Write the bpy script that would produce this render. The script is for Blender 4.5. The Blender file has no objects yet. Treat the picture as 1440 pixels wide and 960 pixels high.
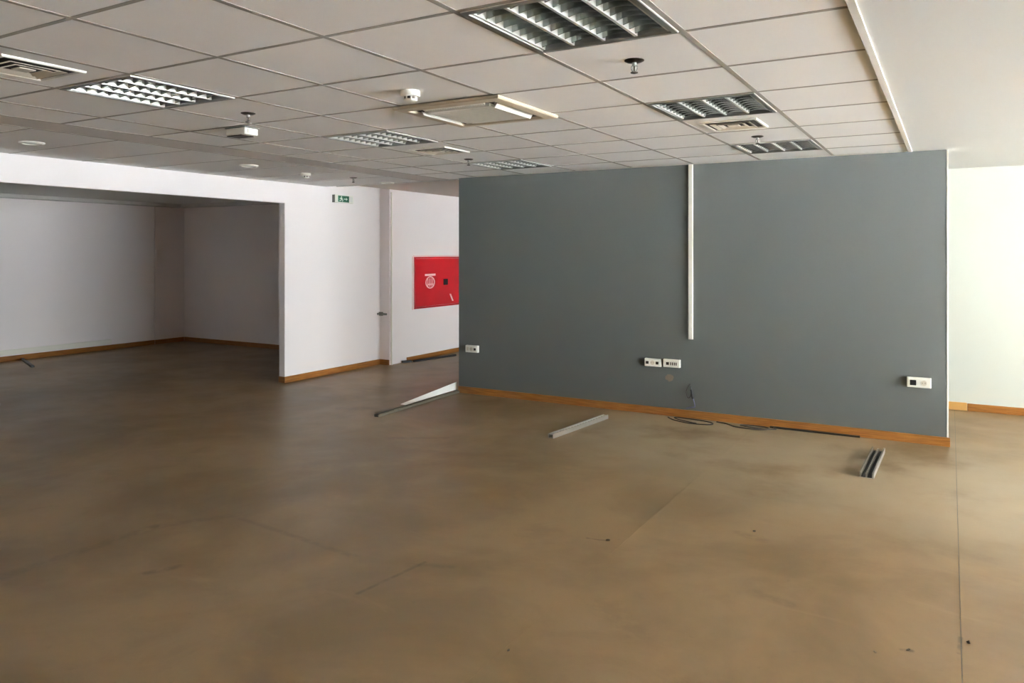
import bpy, bmesh, math, random
from mathutils import Vector, Matrix
random.seed(7)
PI = math.pi
scene = bpy.context.scene
COL = scene.collection

# ------------------------------------------------------------------ camera
CAM_H = 1.529
cam_d = bpy.data.cameras.new('camera')
cam = bpy.data.objects.new('camera', cam_d)
COL.objects.link(cam)
cam.location = (0, 0, CAM_H)
cam.rotation_euler = (PI / 2, 0, 0.5235)
cam_d.sensor_width = 36.0
cam_d.lens = 1067.6 / 1440 * 36.0
cam_d.shift_y = -(480 - 354.53) / 1440
cam_d.clip_start = 0.02
scene.camera = cam

# ------------------------------------------------------------------ sky, daylight, exposure
SKY = 12.0
world = bpy.data.worlds.new('sky'); scene.world = world
world.use_nodes = True
bg = world.node_tree.nodes['Background']
bg.inputs['Color'].default_value = (0.90, 0.95, 1.0, 1)
bg.inputs['Strength'].default_value = SKY
vs = scene.view_settings
vs.view_transform = 'Standard'
try: vs.look = 'None'
except TypeError: pass
vs.gamma = 1.0
vs.use_curve_mapping = False
vs.exposure = 1.66
scene.cycles.max_bounces = 14
scene.cycles.diffuse_bounces = 10
scene.cycles.transparent_max_bounces = 12
scene.cycles.use_denoising = True
scene.cycles.caustics_reflective = False

# sun over the street in front of the windows; an added unseen slab outside keeps it off the glass
sun = bpy.data.lights.new('sun', 'SUN'); sun.energy = 680.0; sun.angle = 0.01; sun.color = (0.95, 0.975, 1.0)
so = bpy.data.objects.new('sun', sun); COL.objects.link(so)
so.rotation_euler = (0, math.radians(28), 0)
# main dimensions (metres): x runs along the grey wall, y towards it
CEIL = 2.342
XW = 5.20            # window wall
YBACK = -4.0         # wall behind the camera
YG = 6.892           # grey wall face
GX0, GX1 = -4.648, -0.012
XL = -6.748          # white wall with the wide opening
YJ = 6.368           # end of the opening
YP = 8.08            # pier face
XC = -6.58           # wall with the fire cabinet
YF = 8.549           # far white wall
XR = -11.461         # recess back wall
YR = 8.52            # recess end wall
WIN0, WIN1 = 2.0, 7.5
ADD_WIN0, ADD_WIN1 = 9.7, 11.5   # unseen window added behind the far wall to light the cabinet wall
WZ0, WZ1 = 0.10, 2.24

# daylight portals in the window openings (they guide sampling of the sky, they add no light)
pl = bpy.data.lights.new('window_portal', 'AREA')
pl.shape = 'RECTANGLE'; pl.size = WZ1 - WZ0; pl.size_y = WIN1 - WIN0
pl.cycles.is_portal = True
po = bpy.data.objects.new('window_portal', pl); COL.objects.link(po)
po.location = (XW + 0.16, (WIN0 + WIN1) / 2, (WZ0 + WZ1) / 2)
po.rotation_euler = (0, PI / 2, 0)
pl2 = pl.copy(); pl2.size_y = ADD_WIN1 - ADD_WIN0
po2 = bpy.data.objects.new('window_portal', pl2); COL.objects.link(po2)
po2.location = (XW + 0.16, (ADD_WIN0 + ADD_WIN1) / 2, (WZ0 + WZ1) / 2); po2.rotation_euler = (0, PI / 2, 0)

# ------------------------------------------------------------------ materials
def lin(r, g, b):
    f = lambda c: (c / 255 / 12.92) if c / 255 <= 0.04045 else ((c / 255 + 0.055) / 1.055) ** 2.4
    return (f(r), f(g), f(b), 1)

def mat(name, rgb, rough=0.6, metal=0.0, var=0.06, vscale=6.0, bump=0.0, bscale=80.0, spec=0.5):
    m = bpy.data.materials.new(name); m.use_nodes = True
    nt = m.node_tree; N = nt.nodes; L = nt.links
    b = N['Principled BSDF']
    b.inputs['Roughness'].default_value = rough
    b.inputs['Metallic'].default_value = metal
    b.inputs['Specular IOR Level'].default_value = spec
    c = lin(*rgb)
    tc = N.new('ShaderNodeTexCoord')
    if var > 0:
        no = N.new('ShaderNodeTexNoise'); no.inputs['Scale'].default_value = vscale
        no.inputs['Detail'].default_value = 4
        L.new(tc.outputs['Object'], no.inputs['Vector'])
        mx = N.new('ShaderNodeMix'); mx.data_type = 'RGBA'
        mx.inputs['A'].default_value = tuple(x * (1 - var) for x in c[:3]) + (1,)
        mx.inputs['B'].default_value = tuple(min(1, x * (1 + var)) for x in c[:3]) + (1,)
        L.new(no.outputs['Fac'], mx.inputs['Factor'])
        L.new(mx.outputs['Result'], b.inputs['Base Color'])
    else:
        b.inputs['Base Color'].default_value = c
    if bump > 0:
        n2 = N.new('ShaderNodeTexNoise'); n2.inputs['Scale'].default_value = bscale
        n2.inputs['Detail'].default_value = 3
        L.new(tc.outputs['Object'], n2.inputs['Vector'])
        bp = N.new('ShaderNodeBump'); bp.inputs['Strength'].default_value = bump
        bp.inputs['Distance'].default_value = 0.002
        L.new(n2.outputs['Fac'], bp.inputs['Height'])
        L.new(bp.outputs['Normal'], b.inputs['Normal'])
    return m

M = {}
M['white_wall'] = mat('white_wall', (245, 239, 239), 0.7, var=0.015, vscale=1.5, bump=0.1)
M['grey_paint'] = mat('grey_paint', (99, 103, 100), 0.65, var=0.03, vscale=1.2, bump=0.1)
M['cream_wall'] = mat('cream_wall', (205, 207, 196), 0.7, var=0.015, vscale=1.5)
M['corridor_plaster'] = mat('corridor_plaster', (186, 175, 164), 0.8, var=0.02, vscale=1.0)  # shade of the corridor ceiling put into a darker beige
M['plaster'] = mat('plaster', (208, 207, 203), 0.75, var=0.015, vscale=1.0)
M['tile'] = mat('tile', (241, 240, 238), 0.85, var=0.02, vscale=3.0, bump=0.25, bscale=220)
M['tile_b'] = mat('tile_b', (237, 236, 234), 0.85, var=0.02, vscale=3.0, bump=0.25, bscale=220)
M['tbar'] = mat('tbar', (150, 145, 136), 0.6, var=0.03)
M['band'] = mat('band', (206, 200, 195), 0.8, var=0.02)
M['slab'] = mat('slab', (120, 118, 115), 0.9)
M['white_trim'] = mat('white_trim', (240, 238, 230), 0.35, var=0.03, vscale=9)
M['aluminium'] = mat('aluminium', (205, 206, 204), 0.22, 1.0, var=0.04)
M['alu_blade'] = mat('alu_blade', (158, 160, 156), 0.16, 1.0, var=0.04)
M['alu_edge'] = mat('alu_edge', (214, 214, 208), 0.35, 0.45, var=0.04)
M['alu_matt'] = mat('alu_matt', (170, 172, 170), 0.42, 1.0, var=0.05)
M['metal_rail'] = mat('metal_rail', (196, 190, 180), 0.38, 0.85, var=0.08, vscale=30)
M['rail_dull'] = mat('rail_dull', (128, 120, 104), 0.5, 0.5, var=0.1, vscale=30)
M['dark_metal'] = mat('dark_metal', (70, 62, 54), 0.35, 0.8, var=0.1)
M['black'] = mat('black', (22, 20, 20), 0.5, var=0.1)
M['dark_cavity'] = mat('dark_cavity', (58, 50, 44), 0.9, var=0.05)
M['white_plastic'] = mat('white_plastic', (238, 236, 226), 0.35, var=0.02)
M['cream_plastic'] = mat('cream_plastic', (216, 207, 190), 0.4, var=0.03)
M['frame_cream'] = mat('frame_cream', (196, 182, 158), 0.45, var=0.04)
M['grey_plastic'] = mat('grey_plastic', (120, 122, 116), 0.45, var=0.05)
M['tube'] = mat('tube', (235, 236, 232), 0.25, var=0.0)
M['red'] = mat('red', (176, 16, 28), 0.32, var=0.06, vscale=5)
M['label_white'] = mat('label_white', (240, 214, 212), 0.5, var=0.02)
M['green_sign'] = mat('green_sign', (24, 92, 66), 0.4, var=0.05)
M['cable_dark'] = mat('cable_dark', (50, 46, 44), 0.5, var=0.1)
M['cable_grey'] = mat('cable_grey', (74, 66, 60), 0.5, var=0.1)
M['blue_cable'] = mat('blue_cable', (90, 92, 130), 0.5, var=0.1)
M['ground'] = mat('ground', (182, 182, 184), 0.9, var=0.08, vscale=0.7)
M['win_frame'] = mat('win_frame', (190, 190, 188), 0.4, 0.3, var=0.03)

# glass pane: mostly see-through with a faint reflection
g = bpy.data.materials.new('glass'); g.use_nodes = True
nt = g.node_tree; nt.nodes.clear()
o_ = nt.nodes.new('ShaderNodeOutputMaterial'); t_ = nt.nodes.new('ShaderNodeBsdfTransparent')
g_ = nt.nodes.new('ShaderNodeBsdfGlossy'); x_ = nt.nodes.new('ShaderNodeMixShader'); n_ = nt.nodes.new('ShaderNodeTexNoise')
t_.inputs['Color'].default_value = (0.94, 0.96, 0.95, 1); g_.inputs['Roughness'].default_value = 0.02
n_.inputs['Scale'].default_value = 2.0
r_ = nt.nodes.new('ShaderNodeMapRange'); r_.inputs['To Min'].default_value = 0.05; r_.inputs['To Max'].default_value = 0.08
nt.links.new(n_.outputs['Fac'], r_.inputs['Value']); nt.links.new(r_.outputs['Result'], x_.inputs['Fac'])
nt.links.new(t_.outputs[0], x_.inputs[1]); nt.links.new(g_.outputs[0], x_.inputs[2]); nt.links.new(x_.outputs[0], o_.inputs[0])
M['glass'] = g

def wood():
    m = bpy.data.materials.new('wood'); m.use_nodes = True
    nt = m.node_tree; N = nt.nodes; L = nt.links; b = N['Principled BSDF']
    tc = N.new('ShaderNodeTexCoord'); mp = N.new('ShaderNodeMapping')
    mp.inputs['Scale'].default_value = (3, 3, 60)
    no = N.new('ShaderNodeTexNoise'); no.inputs['Scale'].default_value = 2.0; no.inputs['Detail'].default_value = 5
    L.new(tc.outputs['Object'], mp.inputs['Vector']); L.new(mp.outputs['Vector'], no.inputs['Vector'])
    cr = N.new('ShaderNodeValToRGB')
    cr.color_ramp.elements[0].position = 0.3; cr.color_ramp.elements[0].color = lin(128, 78, 27)
    cr.color_ramp.elements[1].position = 0.75; cr.color_ramp.elements[1].color = lin(170, 115, 52)
    L.new(no.outputs['Fac'], cr.inputs['Fac']); L.new(cr.outputs['Color'], b.inputs['Base Color'])
    b.inputs['Roughness'].default_value = 0.38
    return m
M['wood'] = wood()

def seg_mask(nt, pos, a, b, w, soft):
    """1 near the floor segment a-b, fading to 0 over w..w+soft (world metres)"""
    N = nt.nodes; L = nt.links
    a = Vector((a[0], a[1], 0)); b = Vector((b[0], b[1], 0)); d = b - a; l2 = d.length_squared
    s = N.new('ShaderNodeVectorMath'); s.operation = 'SUBTRACT'; L.new(pos, s.inputs[0]); s.inputs[1].default_value = a
    dt = N.new('ShaderNodeVectorMath'); dt.operation = 'DOT_PRODUCT'; L.new(s.outputs[0], dt.inputs[0]); dt.inputs[1].default_value = d / l2
    cl = N.new('ShaderNodeClamp'); L.new(dt.outputs['Value'], cl.inputs[0])
    sc = N.new('ShaderNodeVectorMath'); sc.operation = 'SCALE'; sc.inputs[0].default_value = d; L.new(cl.outputs[0], sc.inputs['Scale'])
    df = N.new('ShaderNodeVectorMath'); df.operation = 'DISTANCE'; L.new(s.outputs[0], df.inputs[0]); L.new(sc.outputs[0], df.inputs[1])
    mr = N.new('ShaderNodeMapRange'); mr.interpolation_type = 'SMOOTHSTEP'
    mr.inputs['From Min'].default_value = w; mr.inputs['From Max'].default_value = w + soft
    mr.inputs['To Min'].default_value = 1; mr.inputs['To Max'].default_value = 0
    L.new(df.outputs['Value'], mr.inputs['Value'])
    return mr.outputs['Result']

def floor_mat():
    m = bpy.data.materials.new('vinyl'); m.use_nodes = True
    nt = m.node_tree; N = nt.nodes; L = nt.links; b = N['Principled BSDF']
    geo = N.new('ShaderNodeNewGeometry'); P = geo.outputs['Position']
    def noise(scale, detail=4, rough=0.55, stretch=None, dist=0.0):
        n = N.new('ShaderNodeTexNoise'); n.inputs['Scale'].default_value = scale
        n.inputs['Detail'].default_value = detail; n.inputs['Roughness'].default_value = rough
        n.inputs['Distortion'].default_value = dist
        if stretch:
            mp = N.new('ShaderNodeMapping'); mp.inputs['Scale'].default_value = stretch
            mp.inputs['Rotation'].default_value = (0, 0, 0.5)
            L.new(P, mp.inputs['Vector']); L.new(mp.outputs[0], n.inputs['Vector'])
        else: L.new(P, n.inputs['Vector'])
        return n.outputs['Fac']
    def mix(fac, A, B):
        x = N.new('ShaderNodeMix'); x.data_type = 'RGBA'
        if isinstance(fac, float): x.inputs['Factor'].default_value = fac
        else: L.new(fac, x.inputs['Factor'])
        for k, v in (('A', A), ('B', B)):
            if isinstance(v, tuple): x.inputs[k].default_value = v
            else: L.new(v, x.inputs[k])
        return x.outputs['Result']
    def ramp(fac, lo, hi, to=1.0):
        r = N.new('ShaderNodeMapRange'); r.interpolation_type = 'SMOOTHSTEP'
        r.inputs['From Min'].default_value = lo; r.inputs['From Max'].default_value = hi; r.inputs['To Max'].default_value = to
        L.new(fac, r.inputs['Value']); return r.outputs['Result']
    base = mix(ramp(noise(0.9, 5, dist=0.4), 0.38, 0.62), lin(116, 93, 62), lin(140, 114, 81))
    base = mix(ramp(noise(2.3, 6, 0.6, dist=0.6), 0.5, 0.75, 0.5), base, lin(112, 89, 61))          # dull traffic stains
    base = mix(ramp(noise(1.6, 5, 0.6, (0.5, 2.4, 1), 0.5), 0.6, 0.78, 0.4), base, lin(160, 134, 102))  # paler rubbed streaks
    base = mix(ramp(noise(22, 3), 0.64, 0.8, 0.18), base, lin(92, 74, 54))                             # fine specks
    pale_area = seg_mask(nt, P, (-2.0, 6.3), (0.2, 5.6), 0.2, 1.6)                                        # paler area by the tracks
    dm = N.new('ShaderNodeMath'); dm.operation = 'MULTIPLY'; L.new(pale_area, dm.inputs[0]); L.new(ramp(noise(1.3, 5, 0.6), 0.25, 0.55, 0.85), dm.inputs[1])
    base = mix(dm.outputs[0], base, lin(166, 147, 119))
    mark = lin(70, 50, 34)
    br = ramp(noise(14, 4), 0.3, 0.6)
    for a, c, w, s, k in (((-2.30, 2.60), (-2.245, 3.03), .003, .014, .5), ((-3.318, 2.259), (-3.25, 2.39), .006, .035, .5),
                          ((-3.53, 3.0), (-2.59, 2.91), .004, .03, .3), ((-3.868, 1.887), (-3.835, 2.676), .01, .06, .3),
                          ((-3.835, 2.676), (-3.60, 3.03), .006, .05, .3), ((-1.68, 3.72), (-1.57, 3.74), .003, .012, .6),
                          ((-2.3, 2.96), (-2.1, 3.05), .004, .03, .35), ((-4.0, 4.9), (-3.6, 5.15), .01, .05, .3),
                          ((-1.0, 4.2), (-0.86, 4.16), .006, .05, .3), ((-0.75, 3.5), (-0.6, 3.46), .006, .05, .3),
                          ((-1.1, 2.9), (-1.3, 3.05), .02, .1, .2), ((0.3, 3.2), (0.33, 3.6), .01, .08, .2), ((0.03, 3.36), (0.036, 3.5), .003, .01, .6),
                          ((-5.2, 5.6), (-4.6, 5.9), .02, .1, .25), ((-0.16, 3.28), (-0.13, 3.29), .003, .014, .7)):
        mk = seg_mask(nt, P, a, c, w, s)
        mu = N.new('ShaderNodeMath'); mu.operation = 'MULTIPLY'; L.new(mk, mu.inputs[0]); L.new(br, mu.inputs[1])
        m2 = N.new('ShaderNodeMath'); m2.operation = 'MULTIPLY'; L.new(mu.outputs[0], m2.inputs[0]); m2.inputs[1].default_value = k
        base = mix(m2.outputs[0], base, mark)
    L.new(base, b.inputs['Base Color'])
    r = N.new('ShaderNodeMapRange'); r.inputs['To Min'].default_value = 0.34; r.inputs['To Max'].default_value = 0.52
    L.new(noise(3.0, 4), r.inputs['Value']); L.new(r.outputs['Result'], b.inputs['Roughness'])
    b.inputs['Specular IOR Level'].default_value = 0.4
    bp = N.new('ShaderNodeBump'); bp.inputs['Strength'].default_value = 0.15; bp.inputs['Distance'].default_value = 0.004
    L.new(noise(5.0, 3), bp.inputs['Height']); L.new(bp.outputs[0], b.inputs['Normal'])
    return m
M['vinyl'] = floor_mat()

# ------------------------------------------------------------------ helpers
def bx(bm, lo, hi, bevel=0.0):
    r = bmesh.ops.create_cube(bm, size=1.0)
    lo = Vector(lo); hi = Vector(hi)
    bmesh.ops.scale(bm, vec=hi - lo, verts=r['verts'])
    bmesh.ops.translate(bm, vec=(lo + hi) / 2, verts=r['verts'])
    if bevel > 0:
        es = list({e for v in r['verts'] for e in v.link_edges})
        bmesh.ops.bevel(bm, geom=es, offset=bevel, segments=2, affect='EDGES', profile=0.5)
def lathe(bm, prof, n=24, centre=(0, 0, 0)):
    cx, cy, cz = centre; rings = []
    for r, z in prof:
        if r < 1e-6: rings.append([bm.verts.new((cx, cy, cz + z))])
        else: rings.append([bm.verts.new((cx + r * math.cos(2 * PI * k / n), cy + r * math.sin(2 * PI * k / n), cz + z)) for k in range(n)])
    for A, B in zip(rings, rings[1:]):
        for k in range(n):
            j = (k + 1) % n
            if len(A) == 1 and len(B) == 1: continue
            if len(A) == 1: bm.faces.new((A[0], B[j], B[k]))
            elif len(B) == 1: bm.faces.new((A[k], A[j], B[0]))
            else: bm.faces.new((A[k], A[j], B[j], B[k]))
def tube(bm, pts, r, n=8):
    pts = [Vector(p) for p in pts]; rings = []
    for i, p in enumerate(pts):
        t = (pts[min(i + 1, len(pts) - 1)] - pts[max(i - 1, 0)]).normalized()
        u = t.cross(Vector((0, 0, 1)))
        if u.length < 1e-3: u = t.cross(Vector((1, 0, 0)))
        u.normalize(); v = t.cross(u)
        rings.append([bm.verts.new(p + r * (math.cos(2 * PI * k / n) * u + math.sin(2 * PI * k / n) * v)) for k in range(n)])
    for A, B in zip(rings, rings[1:]):
        for k in range(n): bm.faces.new((A[k], A[(k + 1) % n], B[(k + 1) % n], B[k]))
    bm.faces.new(rings[0][::-1]); bm.faces.new(rings[-1])
def spline(pts, per=8):
    P = [Vector(p) for p in pts]; out = []
    for i in range(len(P) - 1):
        a, b, c, d = P[max(i - 1, 0)], P[i], P[i + 1], P[min(i + 2, len(P) - 1)]
        for k in range(per):
            t = k / per
            out.append(0.5 * ((2 * b) + (c - a) * t + (2 * a - 5 * b + 4 * c - d) * t * t + (3 * b - a - 3 * c + d) * t ** 3))
    out.append(P[-1]); return out
def prism(bm, poly, axis_lo, axis_hi, fn):
    """extrude a 2-D outline between two values; fn(p, q, w) -> 3-D point"""
    A = [bm.verts.new(fn(p, q, axis_lo)) for p, q in poly]; B = [bm.verts.new(fn(p, q, axis_hi)) for p, q in poly]
    n = len(poly)
    bm.faces.new(A); bm.faces.new(B[::-1])
    for k in range(n): bm.faces.new((A[k], B[k], B[(k + 1) % n], A[(k + 1) % n]))
def sq_ring(bm, prof):
    """square 'lathe': prof is a closed list of (half_x, half_y, z)"""
    R = [[bm.verts.new((sx * hx, sy * hy, z)) for sx, sy in ((-1, -1), (1, -1), (1, 1), (-1, 1))] for hx, hy, z in prof]
    for A, B in zip(R, R[1:] + R[:1]):
        for k in range(4): bm.faces.new((A[k], A[(k + 1) % 4], B[(k + 1) % 4], B[k]))
def mesh(name, bm, m, smooth=False):
    bmesh.ops.recalc_face_normals(bm, faces=bm.faces)
    me = bpy.data.meshes.new(name); bm.to_mesh(me); bm.free()
    me.materials.append(M[m])
    if smooth:
        me.shade_smooth()
        try: me.set_sharp_from_angle(angle=math.radians(40))
        except AttributeError: pass
    return me
def link(name, me, parent=None, loc=None, rot=None):
    o = bpy.data.objects.new(name, me); COL.objects.link(o)
    if parent: o.parent = parent
    if loc is not None: o.location = loc
    if rot is not None: o.rotation_euler = rot
    return o
def obj(name, bm, m, parent=None, smooth=False, loc=None, rot=None):
    return link(name, mesh(name, bm, m, smooth), parent, loc, rot)
def boxo(name, lo, hi, m, parent=None, bevel=0.0, loc=None):
    bm = bmesh.new(); bx(bm, lo, hi, bevel); return obj(name, bm, m, parent, loc=loc)
def struct(o):
    o['kind'] = 'structure'; return o
def sbox(name, lo, hi, m, bevel=0.0):
    return struct(boxo(name, lo, hi, m, None, bevel))
def tag(o, label, cat, group=None):
    o['label'] = label; o['category'] = cat
    if group: o['group'] = group
    return o
def thing(name, label, cat, loc=(0, 0, 0), rot=(0, 0, 0), group=None):
    o = bpy.data.objects.new(name, None); COL.objects.link(o)
    o.empty_display_size = 0.05
    o.location = loc; o.rotation_euler = rot
    return tag(o, label, cat, group)
def copy_thing(root, loc, label, group=None, rot=None):
    r = root.copy(); COL.objects.link(r); r.location = loc
    if rot is not None: r.rotation_euler = rot
    r['label'] = label
    if group: r['group'] = group
    for ch in list(root.children):
        c = ch.copy(); COL.objects.link(c); c.parent = r
        for gch in list(ch.children):
            d = gch.copy(); COL.objects.link(d); d.parent = c
    return r

# ------------------------------------------------------------------ floor
fl = sbox('floor', (XR - 0.3, YBACK - 0.3, -0.25), (XW + 0.15, 12.3, -0.003), 'slab')
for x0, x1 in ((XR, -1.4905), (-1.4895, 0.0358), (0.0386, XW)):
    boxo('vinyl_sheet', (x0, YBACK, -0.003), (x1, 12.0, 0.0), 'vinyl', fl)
struct(boxo('ground_outside', (XW + 0.15, -30, -0.4), (60, 45, -0.25), 'ground'))

struct(boxo('sky_block_outside', (XW + 0.15, -8, 2.62), (XW + 3.2, 16, 2.8), 'plaster'))  # unseen slab added to block the upper sky from the windows
# ------------------------------------------------------------------ walls
H = CEIL
HT = 2.76
gw = sbox('wall_grey', (GX0, YG, 0), (GX1 - 0.012, YG + 0.12, H - 0.004), 'grey_paint')
bm = bmesh.new(); bx(bm, (GX1 - 0.012, YG - 0.003, 0), (GX1, YG + 0.123, H - 0.004), 0.002)
obj('corner_bead', bm, 'white_trim', gw)
# plaster patch where the grey paint has come off
def patch(bm, c, rx, rz, n=18):
    v = [bm.verts.new((c[0] + rx * (0.8 + 0.3 * random.random()) * math.cos(2 * PI * k / n), c[1], c[2] + rz * (0.8 + 0.3 * random.random()) * math.sin(2 * PI * k / n))) for k in range(n)]
    f = bm.faces.new(v)
    e = bmesh.ops.extrude_face_region(bm, geom=[f])
    bmesh.ops.translate(bm, vec=(0, -0.001, 0), verts=[x for x in e['geom'] if isinstance(x, bmesh.types.BMVert)])
M['patch'] = mat('patch', (134, 120, 104), 0.8, var=0.15, vscale=40)
bm = bmesh.new(); patch(bm, (-2.275, YG, 0.355), 0.042, 0.036); obj('paint_chip', bm, 'patch', gw)

wl = bmesh.new()
bx(wl, (XL - 0.09, YJ, 0), (XL, YP, HT))                        # solid stretch with the exit sign
bx(wl, (XL - 0.09, 0.5, 2.105), (XL, YJ, HT))                   # header over the wide opening
bx(wl, (XL - 0.09, YBACK, 0), (XL, 0.5, HT))
struct(obj('wall_left', wl, 'white_wall'))
bm = bmesh.new(); bx(bm, (XL - 0.09, YP, 0), (XC, 12.0, HT)); struct(obj('wall_corridor', bm, 'white_wall'))
sbox('wall_corridor_end', (XC, 12.0, 0), (XW, 12.15, HT), 'white_wall')
bm = bmesh.new(); bx(bm, (-1.2, YF, 0), (XW, YF + 0.12, HT))
struct(obj('wall_far', bm, 'cream_wall'))
rb = sbox('wall_recess_back', (XR - 0.15, -0.4, 0), (XR, YR + 0.15, HT), 'white_wall')
boxo('pilaster', (XR, 7.96, 0), (XR + 0.015, YR, 2.33), 'white_wall', rb)
sbox('wall_recess_end', (XR, YR, 0), (XL - 0.09, YR + 0.15, HT), 'white_wall')
sbox('wall_recess_near', (XR, -0.4, 0), (XL - 0.09, -0.25, HT), 'white_wall')
sbox('wall_back', (XL - 0.09, YBACK - 0.15, 0), (XW + 0.15, YBACK, HT), 'white_wall')
bm = bmesh.new()
bx(bm, (XW, YBACK, -0.25), (XW + 0.15, WIN0, HT)); bx(bm, (XW, WIN1, -0.25), (XW + 0.15, ADD_WIN0, HT)); bx(bm, (XW, ADD_WIN1, -0.25), (XW + 0.15, 12.15, HT))
bx(bm, (XW, ADD_WIN0, -0.25), (XW + 0.15, ADD_WIN1, WZ0)); bx(bm, (XW, ADD_WIN0, WZ1), (XW + 0.15, ADD_WIN1, HT))
bx(bm, (XW, WIN0, -0.25), (XW + 0.15, WIN1, WZ0)); bx(bm, (XW, WIN0, WZ1), (XW + 0.15, WIN1, HT))
struct(obj('wall_right', bm, 'white_wall'))
nw = 5; ww = (WIN1 - WIN0) / nw
spans = [(WIN0 + k * ww, WIN0 + (k + 1) * ww) for k in range(nw)] + [(ADD_WIN0, (ADD_WIN0 + ADD_WIN1) / 2), ((ADD_WIN0 + ADD_WIN1) / 2, ADD_WIN1)]  # last two belong to the window added to brighten the cabinet wall
for k, (y0, y1) in enumerate(spans):
    bm = bmesh.new()
    for lo, hi in (((y0, WZ0), (y0 + .045, WZ1)), ((y1 - .045, WZ0), (y1, WZ1)), ((y0 + .045, WZ0), (y1 - .045, WZ0 + .05)), ((y0 + .045, WZ1 - .05), (y1 - .045, WZ1))):
        bx(bm, (XW + .05, lo[0], lo[1]), (XW + .11, hi[0], hi[1]), .004)
    w = struct(obj('window_%d' % (k + 1), bm, 'win_frame'))
    boxo('pane', (XW + .078, y0 + .045, WZ0 + .05), (XW + .082, y1 - .045, WZ1 - .05), 'glass', w)

# baseboards
def bboard(name, lo, hi, parent=None):
    bm = bmesh.new(); bx(bm, lo, hi, .003)
    o = obj(name, bm, 'wood', parent)
    if not parent: struct(o)
    return o
BH = 0.072
bboard('baseboard_grey', (GX0, YG - 0.016, 0), (GX1 + 0.012, YG, BH))
bboard('baseboard_left', (XL, YJ - 0.014, 0), (XL + 0.016, YP - 0.016, BH))
bboard('baseboard_jamb', (XL - 0.09, YJ - 0.014, 0), (XL, YJ, BH))
bboard('baseboard_pier', (XL, YP - 0.016, 0), (XC, YP, BH))
bboard('baseboard_corridor', (XC, 8.45, 0), (XC + 0.014, 12.0, 0.06))
bboard('baseboard_recess_back', (XR, -0.25, 0), (XR + 0.016, 7.96, BH))
bboard('baseboard_recess_pilaster', (XR + 0.015, 7.96, 0), (XR + 0.031, YR - 0.016, BH))
bboard('baseboard_recess_end', (XR + 0.031, YR - 0.016, 0), (XL - 0.09, YR, BH))
fb = bboard('baseboard_far', (0.143, YF - 0.016, 0), (XW, YF, BH))
M['wood_pale'] = mat('wood_pale', (206, 158, 92), 0.4, var=0.12, vscale=12)
bm = bmesh.new(); bx(bm, (-1.2, YF - 0.018, 0), (0.140, YF, BH + .004), .003); obj('board_piece', bm, 'wood_pale', fb)
bboard('baseboard_back', (XL, YBACK, 0), (XW, YBACK + 0.016, BH))

# ------------------------------------------------------------------ ceilings
ce = sbox('ceiling', (XR - 0.15, YBACK - 0.15, HT), (XW + 0.15, 12.3, HT + 0.1), 'slab')
XT = -0.277
XB0, XB1 = -4.90, -5.25
YE = 7.05
PX, PY = 0.6, 0.612
X0, Y0 = -1.457, 2.138
xs = [XT, -0.857] + [X0 - PX * k for k in range(0, 6)] + [XB0]       # column edges, right to left
rows = [Y0 + PY * j for j in range(-10, 9)]
rows = [y for y in rows if y > YBACK + .05]; rows = [YBACK] + rows + [YE] if rows[-1] < YE - .05 else [YBACK] + rows[:-1] + [YE]
TZ = CEIL + 0.004
def cell(i, j): return (X0 + PX * (i + .5), Y0 + PY * (j + .5))      # centre of grid cell
LIGHTS = [(0, 0), (0, 3), (0, 6), (-4, 0), (-4, 3), (-4, 6)]
CASS = (-2, 2)
skip = [cell(*c) for c in LIGHTS]
tile_me = {}
def tile_mesh(w, d, m):
    k = (round(w, 3), round(d, 3), m)
    if k not in tile_me:
        bm = bmesh.new(); bx(bm, (-w / 2 + .002, -d / 2 + .002, 0), (w / 2 - .002, d / 2 - .002, .015), .0015)
        tile_me[k] = mesh('ceiling_tile', bm, m)
    return tile_me[k]
for a, b in zip(xs, xs[1:]):
    for c, d in zip(rows, rows[1:]):
        mx_, my_ = (a + b) / 2, (c + d) / 2
        if any(abs(mx_ - p[0]) < .2 and abs(my_ - p[1]) < .2 for p in skip): continue
        link('ceiling_tile', tile_mesh(a - b, d - c, 'tile' if random.random() < .65 else 'tile_b'), ce, (mx_, my_, TZ + random.uniform(0, .0008)))
# exposed tee grid
def strip(name, lo, hi, m): 
    bm = bmesh.new(); bx(bm, lo, hi); return obj(name, bm, m, ce)
for x in xs[1:-1]:
    strip('main_runner', (x - .012, YBACK, TZ - .0012), (x + .012, YE, TZ + .004), 'tbar')
for y in rows[1:-1]:
    for a, b in zip(xs, xs[1:]):
        strip('cross_tee', (b + .012, y - .010, TZ - .001), (a - .012, y + .010, TZ + .004), 'tbar')
strip('perimeter_angle', (GX0, YG - .022, CEIL - .004), (XT - .02, YG - .0005, CEIL - .0015), 'white_trim')
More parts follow.
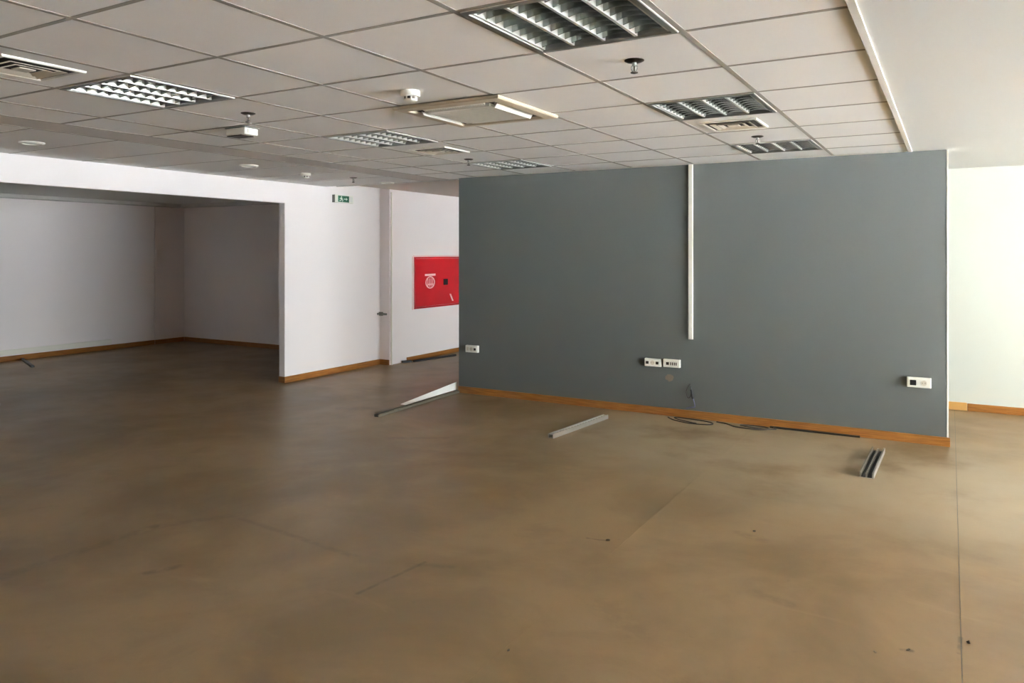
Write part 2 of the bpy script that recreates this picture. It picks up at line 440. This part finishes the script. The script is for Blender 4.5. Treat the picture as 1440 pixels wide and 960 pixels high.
# grey plasterboard band and the long panels towards the white wall
boxo('plaster_band', (XB1 + .01, YBACK, TZ), (XB0 - .01, YE, TZ + .03), 'band', ce)
for c, d in zip(rows, rows[1:]):
    link('ceiling_panel', tile_mesh(XB1 - XL, d - c, 'tile_b'), ce, ((XB1 + XL) / 2, (c + d) / 2, TZ))
for y in rows[1:-1]:
    strip('panel_joint', (XL, y - .006, TZ - .0008), (XB1, y + .006, TZ + .002), 'tbar')
boxo('edge_strip', (XB1 - .010, YBACK, TZ - .001), (XB1 + .010, YE, TZ + .006), 'tbar', ce)
boxo('edge_strip', (XB0 - .010, YBACK, TZ - .001), (XB0 + .010, YE, TZ + .006), 'tbar', ce)
sbox('ceiling_window_side', (XT, YBACK, CEIL), (XW, YF, CEIL + .05), 'plaster')
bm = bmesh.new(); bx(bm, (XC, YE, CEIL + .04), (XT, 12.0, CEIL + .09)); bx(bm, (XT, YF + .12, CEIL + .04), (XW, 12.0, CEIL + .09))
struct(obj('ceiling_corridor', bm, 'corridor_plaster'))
struct(boxo('ceiling_step', (XC, YE - .0, CEIL - .004), (GX0, YE + .02, CEIL + .06), 'plaster'))
sbox('ceiling_recess', (XR, -0.25, 2.335), (XL - 0.09, YR, 2.40), 'plaster')
# shallow cornice in the recess
bm = bmesh.new(); bx(bm, (XR, -0.25, 2.285), (XR + .22, YR, 2.335), .006); struct(obj('trim_1', bm, 'plaster'))
bm = bmesh.new(); bx(bm, (XR + .22, YR - .22, 2.285), (XL - .09, YR, 2.335), .006); struct(obj('trim_2', bm, 'plaster'))
# white edge trim between tile grid and plasterboard
bm = bmesh.new(); bx(bm, (XT - .016, YBACK, CEIL - .008), (XT + .014, YG - .001, CEIL + .001), .002); struct(obj('trim_3', bm, 'white_trim'))

# ------------------------------------------------------------------ louvred lights
def make_louvre():
    hx, hy = PX / 2 - .013, PY / 2 - .011
    t = thing('louvre_light', 'x', 'ceiling light')
    bm = bmesh.new()
    bx(bm, (-hx, -hy, .085), (hx, hy, .09))
    for s in (-1, 1):
        bx(bm, (s * hx - .0015, -hy, 0), (s * hx + .0015, hy, .09)); bx(bm, (-hx, s * hy - .0015, 0), (hx, s * hy + .0015, .09))
    obj('housing', bm, 'white_trim', t)
    bm = bmesh.new(); sq_ring(bm, [(hx, hy, 0), (hx, hy, -.004), (hx - .02, hy - .02, -.004), (hx - .024, hy - .024, .004), (hx - .024, hy - .024, .03), (hx - .020, hy - .020, .03)])
    obj('frame', bm, 'alu_matt', t)
    ix, iy = hx - .026, hy - .026
    cw = 2 * ix / 4
    for k in range(4):
        xc = -ix + cw * (k + .5)
        bm = bmesh.new(); n = 10
        prof = [(-cw / 2 + cw * q / n, .045 + .035 * (1 - ((q - n / 2) / (n / 2)) ** 2)) for q in range(n + 1)]
        prev = None
        for px, pz in prof:
            a = bm.verts.new((xc + px, -iy, pz)); b = bm.verts.new((xc + px, iy, pz))
            if prev: bm.faces.new((prev[0], a, b, prev[1]))
            prev = (a, b)
        obj('reflector', bm, 'alu_blade', t, True)
        bm = bmesh.new(); tube(bm, [(xc, -iy + .01, .058), (xc, iy - .01, .058)], .013, 12); obj('lamp_tube', bm, 'tube', t, True)
    for k in range(5):
        x = -ix + cw * k
        bm = bmesh.new(); prism(bm, [(x - .006, .001), (x + .006, .001), (x + .0075, .012), (x + .010, .034), (x + .003, .046), (x - .003, .046), (x - .010, .034), (x - .0075, .012)], -iy, iy, lambda p, q, w: (p, w, q))
        obj('long_blade', bm, 'alu_edge', t)
    nb = 9
    for k in range(nb):
        y = -iy + 2 * iy * (k + .5) / nb
        bm = bmesh.new()
        for c in range(4):
            xa = -ix + cw * c + .008; xb_ = xa + cw - .016; n = 6
            A = []
            for q in range(n + 1):
                x = xa + (xb_ - xa) * q / n; sag = .008 * (1 - ((q - n / 2) / (n / 2)) ** 2)
                A.append([bm.verts.new((x, y - .0025, .004 + sag)), bm.verts.new((x, y + .0025, .004 + sag)), bm.verts.new((x, y + .007, .04)), bm.verts.new((x, y - .007, .04))])
            for P, Q in zip(A, A[1:]):
                for e in range(4): bm.faces.new((P[e], P[(e + 1) % 4], Q[(e + 1) % 4], Q[e]))
            bm.faces.new(A[0]); bm.faces.new(A[-1][::-1])
        obj('cross_blade', bm, 'alu_blade', t)
    return t
LL = ['square louvred ceiling light near the white ceiling trim, farthest from the grey wall',
      'square louvred ceiling light near the white trim, between plain tile and square air vent',
      'square louvred ceiling light near the white trim, close against the grey wall',
      'square louvred ceiling light by a square air vent, recess side, far from grey wall',
      'square louvred ceiling light behind the air conditioner cassette, with a square vent next to it',
      'dark louvred ceiling light close to the grey wall beside a sprinkler, recess side']
LG = 'square louvred ceiling lights'
lv = make_louvre(); lv['label'] = LL[0]; lv['group'] = LG
for k, c in enumerate(LIGHTS):
    x, y = cell(*c)
    if k == 0: lv.location = (x, y, CEIL)
    else: copy_thing(lv, (x, y, CEIL), LL[k], LG)

# ------------------------------------------------------------------ square air vents
def make_vent():
    t = thing('air_vent', 'x', 'air vent')
    h = .178
    bm = bmesh.new(); sq_ring(bm, [(h, h, 0), (h, h, -.006), (h - .004, h - .004, -.010), (h - .018, h - .018, -.009), (h - .022, h - .022, -.002), (h - .022, h - .022, 0)]); obj('frame', bm, 'white_plastic', t)
    bm = bmesh.new(); bx(bm, (-h + .022, -h + .022, -.002), (h - .022, h - .022, -.0005)); obj('dark_opening', bm, 'dark_cavity', t)
    for q in (.125, .085):
        bm = bmesh.new(); sq_ring(bm, [(q, q, -.012), (q - .002, q - .002, -.0135), (q - .026, q - .026, -.006), (q - .024, q - .024, -.004)]); obj('louvre_ring', bm, 'cream_plastic', t)
    bm = bmesh.new(); bx(bm, (-.035, -.035, -.012), (.035, .035, -.006), .002); obj('centre_plate', bm, 'cream_plastic', t)
    return t
VL = ['square white air vent between a louvred light and sprinkler, near the white ceiling trim',
      'small square air vent behind the louvred light that is next to the air conditioner',
      'square white air vent with dark slots on the recess side, far from the grey wall']
vt = make_vent()
for k, c in enumerate([(0, 4), (-4, 4), (-4, -1)]):
    x, y = cell(*c); y += (.02, .1, 0)[k]
    if k == 0: vt.location = (x - .04, y, TZ); vt['label'] = VL[0]; vt['group'] = 'square ceiling air vents'
    else: copy_thing(vt, (x, y, TZ), VL[k], 'square ceiling air vents')

# ------------------------------------------------------------------ cassette air conditioner
x, y = cell(*CASS)
t = thing('air_conditioner', 'cream square cassette air conditioner panel hanging below the ceiling tiles', 'air conditioner', (x, y + .02, CEIL - .002))
h = .345
bm = bmesh.new(); sq_ring(bm, [(h - .002, h - .002, 0), (h, h, -.012), (h - .006, h - .006, -.018), (h - .06, h - .06, -.022), (h - .064, h - .064, -.018), (h - .064, h - .064, 0)])
obj('outer_frame', bm, 'frame_cream', t)
bm = bmesh.new(); bx(bm, (-h + .064, -h + .064, -.006), (h - .064, h - .064, -.001)); obj('air_slot', bm, 'dark_cavity', t)
for k in range(4):
    bm = bmesh.new()
    if k % 2: prism(bm, [(-.252, -.010), (-.250, -.014), (-.236, -.034), (-.233, -.032)], -.2, .2, lambda p, q, w: (w, p, q))
    else: prism(bm, [(-.262, -.013), (-.262, -.016), (-.240, -.018), (-.240, -.015)], -.2, .2, lambda p, q, w: (w, p, q))
    for q in range(24):
        xq = -.19 + .38 * q / 23; bx(bm, (xq - .002, -.236, -.018), (xq + .002, -.226, -.006))
    obj('air_flap', bm, 'white_plastic', t, rot=(0, 0, PI / 2 * k))
bm = bmesh.new(); bx(bm, (-.208, -.208, -.024), (.208, .208, -.006), .004); cp = obj('centre_grille', bm, 'white_plastic', t)
for k in range(9):
    yk = -.16 + .04 * k
    bm = bmesh.new(); bx(bm, (-.17, yk - .004, -.0252), (.17, yk + .004, -.0235), .0006); obj('grille_slat', bm, 'white_plastic', cp)

# ------------------------------------------------------------------ sprinklers
def make_sprinkler():
    t = thing('sprinkler', 'x', 'sprinkler')
    bm = bmesh.new(); lathe(bm, [(0, 0), (.042, 0), (.042, -.003), (.03, -.009), (.014, -.011), (0, -.011)]); obj('escutcheon', bm, 'dark_metal', t, True)
    bm = bmesh.new(); lathe(bm, [(0, -.011), (.010, -.011), (.010, -.024), (.007, -.026), (0, -.026)], 16); obj('nozzle', bm, 'alu_matt', t, True)
    for s in (-1, 1):
        bm = bmesh.new(); tube(bm, spline([(s * .008, 0, -.02), (s * .014, 0, -.03), (s * .011, 0, -.042), (s * .003, 0, -.05)], 4), .0025, 6); obj('frame_arm', bm, 'alu_matt', t, True)
    bm = bmesh.new(); tube(bm, [(0, 0, -.024), (0, 0, -.046)], .003, 8); obj('glass_bulb', bm, 'cable_dark', t, True)
    bm = bmesh.new(); lathe(bm, [(0, -.048), (.006, -.048), (.016, -.051), (.016, -.055), (.005, -.058), (0, -.058)], 16); obj('deflector', bm, 'dark_metal', t, True)
    return t
SL = [((-1.165, 3.06), 'dark sprinkler head near white trim, beside louvred light farthest from grey wall'),
      ((-3.573, 3.089), 'dark sprinkler head above the small white box fitting on the ceiling'),
      ((-1.177, 5.50), 'dark sprinkler head near white trim, between square air vent and louvred light'),
      ((-3.66, 5.58), 'small sprinkler head beside the dark louvred light, on the recess side near the grey wall'),
      ((-5.653, 6.324), 'small sprinkler head on the ceiling panels above the exit sign')]
sp = make_sprinkler()
for k, ((x, y), l) in enumerate(SL):
    if k == 0: sp.location = (x, y, TZ); sp['label'] = l; sp['group'] = 'ceiling sprinkler heads'
    else: copy_thing(sp, (x, y, TZ), l, 'ceiling sprinkler heads')

# ------------------------------------------------------------------ smoke detectors, ceiling discs
def make_detector():
    t = thing('smoke_detector', 'x', 'smoke detector')
    bm = bmesh.new(); lathe(bm, [(0, 0), (.048, 0), (.050, -.004), (.050, -.024), (.046, -.029), (.036, -.030), (0, -.030)], 32); obj('base', bm, 'white_plastic', t, True)
    bm = bmesh.new(); lathe(bm, [(0, -.030), (.031, -.030), (.031, -.044), (0, -.044)], 24); ch = obj('chamber', bm, 'dark_cavity', t, True)
    for k in range(8):
        a = 2 * PI * k / 8; bm = bmesh.new(); bx(bm, (.028, -.004, -.045), (.035, .004, -.030), .001); obj('rib', bm, 'white_plastic', ch, rot=(0, 0, a))
    bm = bmesh.new(); lathe(bm, [(0, -.044), (.036, -.044), (.034, -.050), (.022, -.056), (0, -.057)], 24); obj('cap', bm, 'white_plastic', t, True)
    return t
dt = make_detector(); dt.location = (-2.37, 3.075, TZ)
tag(dt, 'round white smoke detector on the tile in front of the air conditioner', 'smoke detector', 'smoke detectors')
copy_thing(dt, (-5.773, 5.735, TZ), 'round white smoke detector on the ceiling panels near the exit sign', 'smoke detectors')
def make_disc():
    t = thing('ceiling_downlight', 'x', 'downlight')
    bm = bmesh.new(); lathe(bm, [(.062, 0), (.085, 0), (.085, -.004), (.078, -.011), (.066, -.013), (.062, -.008)][::1] + [(.062, 0)], 32); obj('rim', bm, 'white_plastic', t, True)
    bm = bmesh.new(); lathe(bm, [(0, -.008), (.063, -.006), (.063, -.002), (0, -.002)], 32); obj('lens', bm, 'tube', t, True)
    return t
dd = make_disc(); dd.location = (-5.922, 3.109, TZ)
tag(dd, 'round white downlight in the ceiling panels over the wide opening, away from the smoke detector', 'downlight', 'round white downlights')
copy_thing(dd, (-5.714, 4.948, TZ), 'round white downlight in the ceiling panels next to the smoke detector', 'round white downlights')
copy_thing(dd, (-5.72, 6.98, TZ), 'round white downlight at the end of the tiles by the corridor', 'round white downlights')

# small white box fitting under the ceiling
t = thing('ceiling_box_fitting', 'small white box shaped fitting mounted under the ceiling grid below a sprinkler', 'light fitting', (-4.0, 3.42, CEIL - .002))
bm = bmesh.new(); bx(bm, (-.105, -.055, -.05), (.075, .055, -.006), .006); obj('body', bm, 'white_plastic', t)
bm = bmesh.new(); bx(bm, (-.11, -.06, -.006), (.08, .06, 0), .002); obj('mounting_plate', bm, 'grey_plastic', t)
bm = bmesh.new(); bx(bm, (-.10, -.05, -.056), (.04, .05, -.05), .002); obj('lower_cover', bm, 'dark_metal', t)
bm = bmesh.new(); bx(bm, (.075, -.03, -.04), (.079, .03, -.014), .001); obj('end_cap', bm, 'white_plastic', t)

# ------------------------------------------------------------------ exit sign
t = thing('exit_sign', 'green and white emergency exit sign box high on the white wall', 'exit sign', (XL, 7.33, 2.207))
bm = bmesh.new(); bx(bm, (0, -.17, -.05), (.045, .17, .05), .004); obj('body', bm, 'white_plastic', t)
bm = bmesh.new(); bx(bm, (.001, -.176, -.048), (.044, -.17, .048), .002); obj('end_cap', bm, 'grey_plastic', t)
bm = bmesh.new(); bx(bm, (.045, -.115, -.04), (.047, .085, .04)); gp = obj('green_panel', bm, 'green_sign', t)
def flat(bm, poly, x0=.047, x1=.0482): prism(bm, poly, x0, x1, lambda p, q, w: (w, p, q))
bm = bmesh.new()   # running figure
flat(bm, [(-.056 + .009 * math.cos(a), .026 + .009 * math.sin(a)) for a in [2 * PI * k / 10 for k in range(10)]])
flat(bm, [(-.075, .014), (-.05, .016), (-.045, -.006), (-.062, -.008)])
flat(bm, [(-.075, .014), (-.09, .0), (-.084, -.004), (-.07, .007)]); flat(bm, [(-.05, .016), (-.034, .004), (-.037, -.001), (-.052, .008)])
flat(bm, [(-.062, -.006), (-.072, -.018), (-.094, -.02), (-.094, -.027), (-.068, -.025), (-.05, -.008)])
flat(bm, [(-.058, -.008), (-.036, -.016), (-.042, -.034), (-.034, -.034), (-.026, -.012), (-.046, -.002)])
obj('running_figure', bm, 'white_plastic', gp)
bm = bmesh.new()   # arrow
flat(bm, [(-.012, .005), (.03, .005), (.03, .02), (.055, 0), (.03, -.02), (.03, -.005), (-.012, -.005)])
obj('arrow', bm, 'white_plastic', gp)
bm = bmesh.new(); bx(bm, (.045, .1, -.034), (.049, .15, .034), .002); obj('lamp_window', bm, 'tube', t)

# ------------------------------------------------------------------ fire hose cabinet
t = thing('fire_hose_cabinet', 'red fire hose cabinet with white symbol set into the pale corridor wall', 'fire cabinet', (XC, 8.62, 0))
cy0, cy1, cz0, cz1 = 0.0, 1.3, .735, 1.45
bm = bmesh.new()
for a, b, c, d in ((cy0 - .012, cz0 - .012, cy1 + .012, cz0 + .012), (cy0 - .012, cz1 - .012, cy1 + .012, cz1 + .012), (cy0 - .012, cz0 + .012, cy0 + .02, cz1 - .012), (cy1 - .02, cz0 + .012, cy1 + .012, cz1 - .012)):
    bx(bm, (0, a, b), (.022, c, d), .002)
obj('frame', bm, 'red', t)
for a, b in ((cy0 - .042, cy0 - .012), ): boxo('edge_bead', (0, a, cz0 - .02), (.012, b, cz1 + .02), 'label_white', t)
boxo('edge_bead', (0, cy0 - .012, cz1 + .012), (.012, cy1, cz1 + .034), 'label_white', t)
bm = bmesh.new(); bx(bm, (.0, cy0 + .022, cz0 + .014), (.014, cy1 - .022, cz1 - .014), .003); dr = obj('door', bm, 'red', t)
bm = bmesh.new()
bx(bm, (.014, .24, 1.185), (.0155, .50, 1.215))
n = 20; rr = []
for r in (.115, .095):
    rr.append([[bm.verts.new((w, .37 + r * math.cos(2 * PI * k / n), 1.09 + r * .78 * math.sin(2 * PI * k / n))) for k in range(n)] for w in (.014, .0155)])
for k in range(n):
    j = (k + 1) % n
    bm.faces.new((rr[0][1][k], rr[0][1][j], rr[1][1][j], rr[1][1][k])); bm.faces.new((rr[0][0][k], rr[0][0][j], rr[0][1][j], rr[0][1][k])); bm.faces.new((rr[1][0][k], rr[1][0][j], rr[1][1][j], rr[1][1][k]))
for yy in (.31, .35, .39, .43): bx(bm, (.014, yy - .008, 1.03), (.0155, yy + .008, 1.15))
bx(bm, (.014, .30, 1.055), (.0155, .45, 1.07))
obj('hose_symbol', bm, 'label_white', dr)
bm = bmesh.new(); bx(bm, (.014, .70, 1.04), (.03, .80, 1.13), .004); obj('latch', bm, 'black', dr)
bm = bmesh.new(); prism(bm, [(.86, .90), (.90, .90), (.97, .79), (.93, .79)], .014, .016, lambda p, q, w: (w, p, q)); obj('pale_slant', bm, 'label_white', dr)  # slanted pale strip on the door
bm = bmesh.new(); bx(bm, (.014, 1.12, 1.06), (.0155, 1.2, 1.2)); obj('white_notice', bm, 'label_white', dr)

# ------------------------------------------------------------------ pier fittings
t = thing('corner_latch', 'small grey latch fitting on the corner of the narrow pier', 'latch', (XL, YP - .001, .69))
bm = bmesh.new(); bx(bm, (.0, -.022, -.025), (.06, 0, .025), .003); obj('body', bm, 'grey_plastic', t)
bm = bmesh.new(); bx(bm, (.06, -.03, -.015), (.13, -.004, .012), .003); obj('lever', bm, 'grey_plastic', t)
bm = bmesh.new(); bx(bm, (.0, -.06, -.012), (.018, -.022, .014), .003); obj('side_plate', bm, 'grey_plastic', t)
bm = bmesh.new(); tube(bm, [(XC + .012, YP + .03, 0), (XC + .012, YP + .03, CEIL)], .012, 12)
tag(obj('wall_pipe', bm, 'white_plastic', None, True), 'thin white vertical pipe at the edge of the narrow pier', 'pipe')

# ------------------------------------------------------------------ trunking and outlets on the grey wall
t = thing('cable_trunking', 'white vertical cable trunking running down the grey wall from the ceiling', 'trunking', (-2.07, YG, .727))
bm = bmesh.new(); bx(bm, (-.02, -.022, 0), (.02, 0, CEIL - .006 - .727), .002); obj('base', bm, 'white_plastic', t)
bm = bmesh.new(); bx(bm, (-.0185, -.027, .002), (.0185, -.022, CEIL - .01 - .727), .0015); obj('cover', bm, 'white_plastic', t)

def outlet(x, z, w, h, label, mods):
    t = thing('wall_outlet', label, 'outlet', (x, YG, z), (0, 0, 0), 'outlet boxes on the grey wall')
    bm = bmesh.new(); bx(bm, (-w / 2, -.036, -h / 2), (w / 2, 0, h / 2), .004); obj('box', bm, 'white_plastic', t)
    bm = bmesh.new(); bx(bm, (-w / 2 + .006, -.04, -h / 2 + .006), (w / 2 - .006, -.036, h / 2 - .006), .0015); fp = obj('faceplate', bm, 'white_plastic', t)
    for kind, mx_ in mods:
        if kind == 'jack':
            bm = bmesh.new(); bx(bm, (mx_ - .014, -.0415, -.014), (mx_ + .014, -.0398, .012), .001); obj('data_jack', bm, 'dark_metal', fp)
        elif kind == 'hole':
            bm = bmesh.new(); bx(bm, (mx_ - .023, -.042, -.022), (mx_ + .021, -.0398, .02), .003); obj('open_module', bm, 'black', fp)
        elif kind == 'round':
            bm = bmesh.new(); lathe(bm, [(.0, 0), (.018, 0), (.021, .002), (.021, .0035), (.0, .0035)], 20); o = obj('socket', bm, 'cream_plastic', fp, True, (mx_, -.0398, 0), (PI / 2, 0, 0))
            bm = bmesh.new()
            for s in (-1, 1): bx(bm, (mx_ + s * .009 - .0025, -.0437, -.0025), (mx_ + s * .009 + .0025, -.0425, .0025))
            obj('socket_holes', bm, 'black', fp)
        elif kind == 'switch':
            bm = bmesh.new(); bx(bm, (mx_ - .013, -.0425, -.018), (mx_ + .013, -.0398, .018), .001); obj('rocker', bm, 'cream_plastic', fp)
        elif kind == 'bars':
            bm = bmesh.new()
            for q in range(4): bx(bm, (mx_ - .03 + .018 * q, -.0415, -.015), (mx_ - .03 + .018 * q + .009, -.0398, .012))
            obj('slots', bm, 'dark_metal', fp)
outlet(-4.462, .488, .155, .075, 'small white outlet box on the grey wall near its corridor end', [('switch', -.045), ('round', .0), ('jack', .045)])
outlet(-2.428, .490, .162, .075, 'white outlet box beside another box, farther from the trunking, on the grey wall', [('jack', -.052), ('round', .0), ('jack', .045)])
outlet(-2.247, .494, .160, .075, 'white outlet box with dark slots right beside another box, under the trunking', [('jack', -.035), ('bars', .02)])
outlet(-.216, .490, .172, .080, 'white outlet box with a black open module at the window end of grey wall', [('hole', -.04), ('round', .035)])

# ------------------------------------------------------------------ loose cables at the grey wall
bm = bmesh.new(); yw = YG - .008
tube(bm, spline([(-2.075, yw + .006, .315), (-2.10, yw - .01, .28), (-2.108, yw - .02, .235), (-2.09, yw - .02, .19), (-2.07, yw - .012, .205), (-2.062, yw - .01, .25), (-2.072, yw, .30)], 6), .004, 6)
cb = tag(obj('hanging_cable', bm, 'cable_dark', None, True), 'dark looped cable with black plug hanging out of the grey wall', 'cable')
bm = bmesh.new(); tube(bm, [(-2.063, yw - .012, .265), (-2.057, yw - .016, .25), (-2.05, yw - .018, .20), (-2.046, yw - .016, .185)], .011, 8); obj('plug', bm, 'black', cb, True)
bm = bmesh.new(); tube(bm, spline([(-2.047, yw - .012, .19), (-2.036, yw - .01, .15), (-2.03, yw - .012, .11), (-2.06, yw - .018, .105), (-2.11, yw - .018, .09)], 6), .004, 6); obj('blue_tail', bm, 'blue_cable', cb, True)
z = .005
bm = bmesh.new(); tube(bm, spline([(-2.26, 6.80, z), (-2.18, 6.72, z), (-2.02, 6.655, z), (-1.86, 6.68, z), (-1.83, 6.75, z), (-1.93, 6.81, z), (-2.12, 6.835, z), (-2.2, 6.80, z + .004), (-2.12, 6.72, z + .006), (-1.95, 6.65, z + .006)], 7), .005, 6)
tag(obj('cable_coil', bm, 'cable_dark', None, True), 'thin dark cable in a single open loop on floor below the trunking', 'cable')
bm = bmesh.new(); tube(bm, spline([(-1.82, 6.835, z), (-1.72, 6.80, z), (-1.62, 6.72, z), (-1.45, 6.71, z), (-1.36, 6.77, z), (-1.40, 6.835, z), (-1.52, 6.84, z), (-1.60, 6.79, z + .004), (-1.50, 6.73, z + .009), (-1.38, 6.735, z + .006), (-1.30, 6.80, z), (-1.33, 6.85, z)], 7), .006, 6)
tag(obj('cable_coil', bm, 'cable_grey', None, True), 'dark cable tangled in tight loops on floor against the grey wall baseboard', 'cable')
bm = bmesh.new(); prism(bm, [(-1.36, 6.848), (-1.0, 6.845), (-.645, 6.850), (-.645, 6.870), (-1.36, 6.872)], 0.0, .014, lambda p, q, w: (p, q, w))  # black strip stands in for the dark gap under the lifted board
tag(obj('gap_strip', bm, 'black'), 'long flat black strip in place of the shaded gap under the wooden baseboard', 'strip')

# ------------------------------------------------------------------ metal floor tracks
def track_ribbed(loc, rotz, w, l, label):
    t = thing('metal_track', label, 'metal track', loc, (0, 0, rotz), 'metal floor tracks')
    bm = bmesh.new(); bx(bm, (-w / 2, 0, 0), (w / 2, l, .004)); obj('base_plate', bm, 'metal_rail', t)
    for s in (-1, 1):
        bm = bmesh.new(); bx(bm, (s * (w / 2 - .006) - .006, 0, .004), (s * (w / 2 - .006) + .006, l, .036), .0015); obj('side_rail', bm, 'rail_dull' if s < 0 else 'metal_rail', t)  # left rail's shade put into its colour by the duller metal
    bm = bmesh.new(); bx(bm, (-.005, 0, .004), (.005, l, .026), .001); r = obj('centre_rail', bm, 'metal_rail', t)
    n = 16; bm = bmesh.new(); bx(bm, (-.007, 0, 0), (.007, l * .45 / n, .005), .001); me = mesh('rail_tooth', bm, 'metal_rail')
    for k in range(n): link('rail_tooth', me, r, (0, l * (k + .2) / n, .026))
    for s in (-1, 1):
        bm = bmesh.new(); bx(bm, (min(s * .006, s * (w / 2 - .013)), 0.002, .004), (max(s * .006, s * (w / 2 - .013)), l - .002, .007)); obj('groove', bm, 'black', t)
    return t
track_ribbed((-.492, 5.655, 0), -.02, .092, .79, 'short ribbed metal track with dark grooves on floor near the window end')

def track_channel(loc, rotz, w, h, l, label, m='metal_rail'):
    t = thing('metal_track', label, 'metal track', loc, (0, 0, rotz), 'metal floor tracks')
    bm = bmesh.new(); prism(bm, [(-w / 2, 0), (w / 2, 0), (w / 2, h), (w / 2 - .004, h), (w / 2 - .004, .004), (-w / 2 + .004, .004), (-w / 2 + .004, h * 1.0), (-w / 2, h * 1.0)], 0, l, lambda p, q, w_: (p, w_, q)); obj('channel', bm, m, t)
    if m != 'metal_rail': boxo('groove', (-w / 2 + .005, .002, .004), (w / 2 - .005, l - .002, .008), 'black', t)
    n = 20; bm = bmesh.new(); bx(bm, (w / 2 - .006, 0, 0), (w / 2 + .001, l * .5 / n, .004), .0008); me = mesh('edge_tooth', bm, m)
    for k in range(n): link('edge_tooth', me, t, (0, l * (k + .2) / n, h))
    return t
tk = track_channel((-2.845, 5.565, 0), -.105, .05, .036, .93, 'bare metal channel track lying on floor in front of the grey wall')
boxo('lid', (-.019, .01, .030), (.019, .92, .034), 'white_trim', tk)
track_channel((-4.615, 5.475, 0), .028, .05, .022, 1.45, 'long thin metal track on floor leading to the corridor end of grey wall', 'rail_dull')
# white plastic lid, twisted up on edge at the wall corner
bm = bmesh.new(); n = 16; A = []
for k in range(n + 1):
    s = k / n; yy = 6.0 + s * .93; xx = -4.685 - .01 * s
    p0 = Vector((xx, yy, .012 + .012 * s)); p1 = Vector((xx - .055 * (1 - s) - .006, yy, .015 + .09 * s))
    nn = Vector((p1.z - p0.z, 0, p0.x - p1.x)).normalized() * .0015
    A.append([bm.verts.new(q) for q in (p0 - nn, p1 - nn, p1 + nn, p0 + nn)])
for P, Q in zip(A, A[1:]):
    for e in range(4): bm.faces.new((P[e], P[(e + 1) % 4], Q[(e + 1) % 4], Q[e]))
bm.faces.new(A[0]); bm.faces.new(A[-1][::-1])
tag(obj('plastic_strip', bm, 'white_trim', None, True), 'white plastic strip twisted on edge beside the corner of the grey wall', 'strip')

# ------------------------------------------------------------------ loose pieces in corridor and recess
def bar(name, a, b, w, h, m, label, cat):
    a = Vector((a[0], a[1], 0)); b = Vector((b[0], b[1], 0)); l = (b - a).length
    bm = bmesh.new(); prism(bm, [(-w / 2, 0), (w / 2, 0), (w / 2, h * .7), (w / 4, h), (-w / 4, h), (-w / 2, h * .7)], 0, l, lambda p, q, w_: (p, w_, q))
    o = obj(name, bm, m, loc=a, rot=(0, 0, math.atan2(b.y - a.y, b.x - a.x) - PI / 2))
    return tag(o, label, cat)
bar('black_rod', (-6.47, 8.47), (-6.33, 9.3), .03, .025, 'black', 'long thin black rod on the corridor floor below the fire cabinet', 'rod')
bar('dark_block', (-6.56, 8.33), (-6.5, 8.45), .06, .03, 'black', 'small dark block on floor at the foot of the white pipe', 'block')
bar('black_rod', (-11.40, 5.86), (-10.55, 5.55), .04, .03, 'black', 'black rod lying askew on the dim recess floor by the back wall', 'rod')
bm = bmesh.new(); bx(bm, (XR, 0.2, .09), (XR + .035, 7.2, .16), .004)
tag(obj('wall_trunking', bm, 'white_plastic'), 'long horizontal white trunking just above the baseboard in the recess', 'trunking')

# ------------------------------------------------------------------ debris on the floor
def chip(x, y, sx, sy, sz, label, m='dark_metal'):
    bm = bmesh.new(); r = bmesh.ops.create_icosphere(bm, subdivisions=2, radius=1.0)
    for v in bm.verts:
        f = 1 + random.uniform(-.25, .25); v.co = Vector((v.co.x * sx * f, v.co.y * sy * f, max(0, (v.co.z + .6)) * sz * f))
    tag(obj('debris_chip', bm, m, loc=(x, y, 0), rot=(0, 0, random.random() * 3)), label, 'debris', 'debris chips on the floor')
chip(.062, 3.466, .007, .007, .006, 'tiny round dark chip on floor right beside the long floor seam')
chip(-.14, 3.288, .011, .006, .003, 'thin brown flake on floor a hand away from the long seam')
chip(-.25, 3.21, .010, .006, .003, 'tiny pale brown crumb on floor beside a thin brown flake', 'patch')
chip(-1.572, 3.741, .012, .007, .005, 'dark brown chip at the end of a short scuff on the open floor')
chip(-1.468, 2.516, .006, .006, .004, 'tiny dark crumb lying on the faint floor seam')
chip(-.93, 4.264, .008, .006, .004, 'tiny dark crumb alone in the middle of open floor')
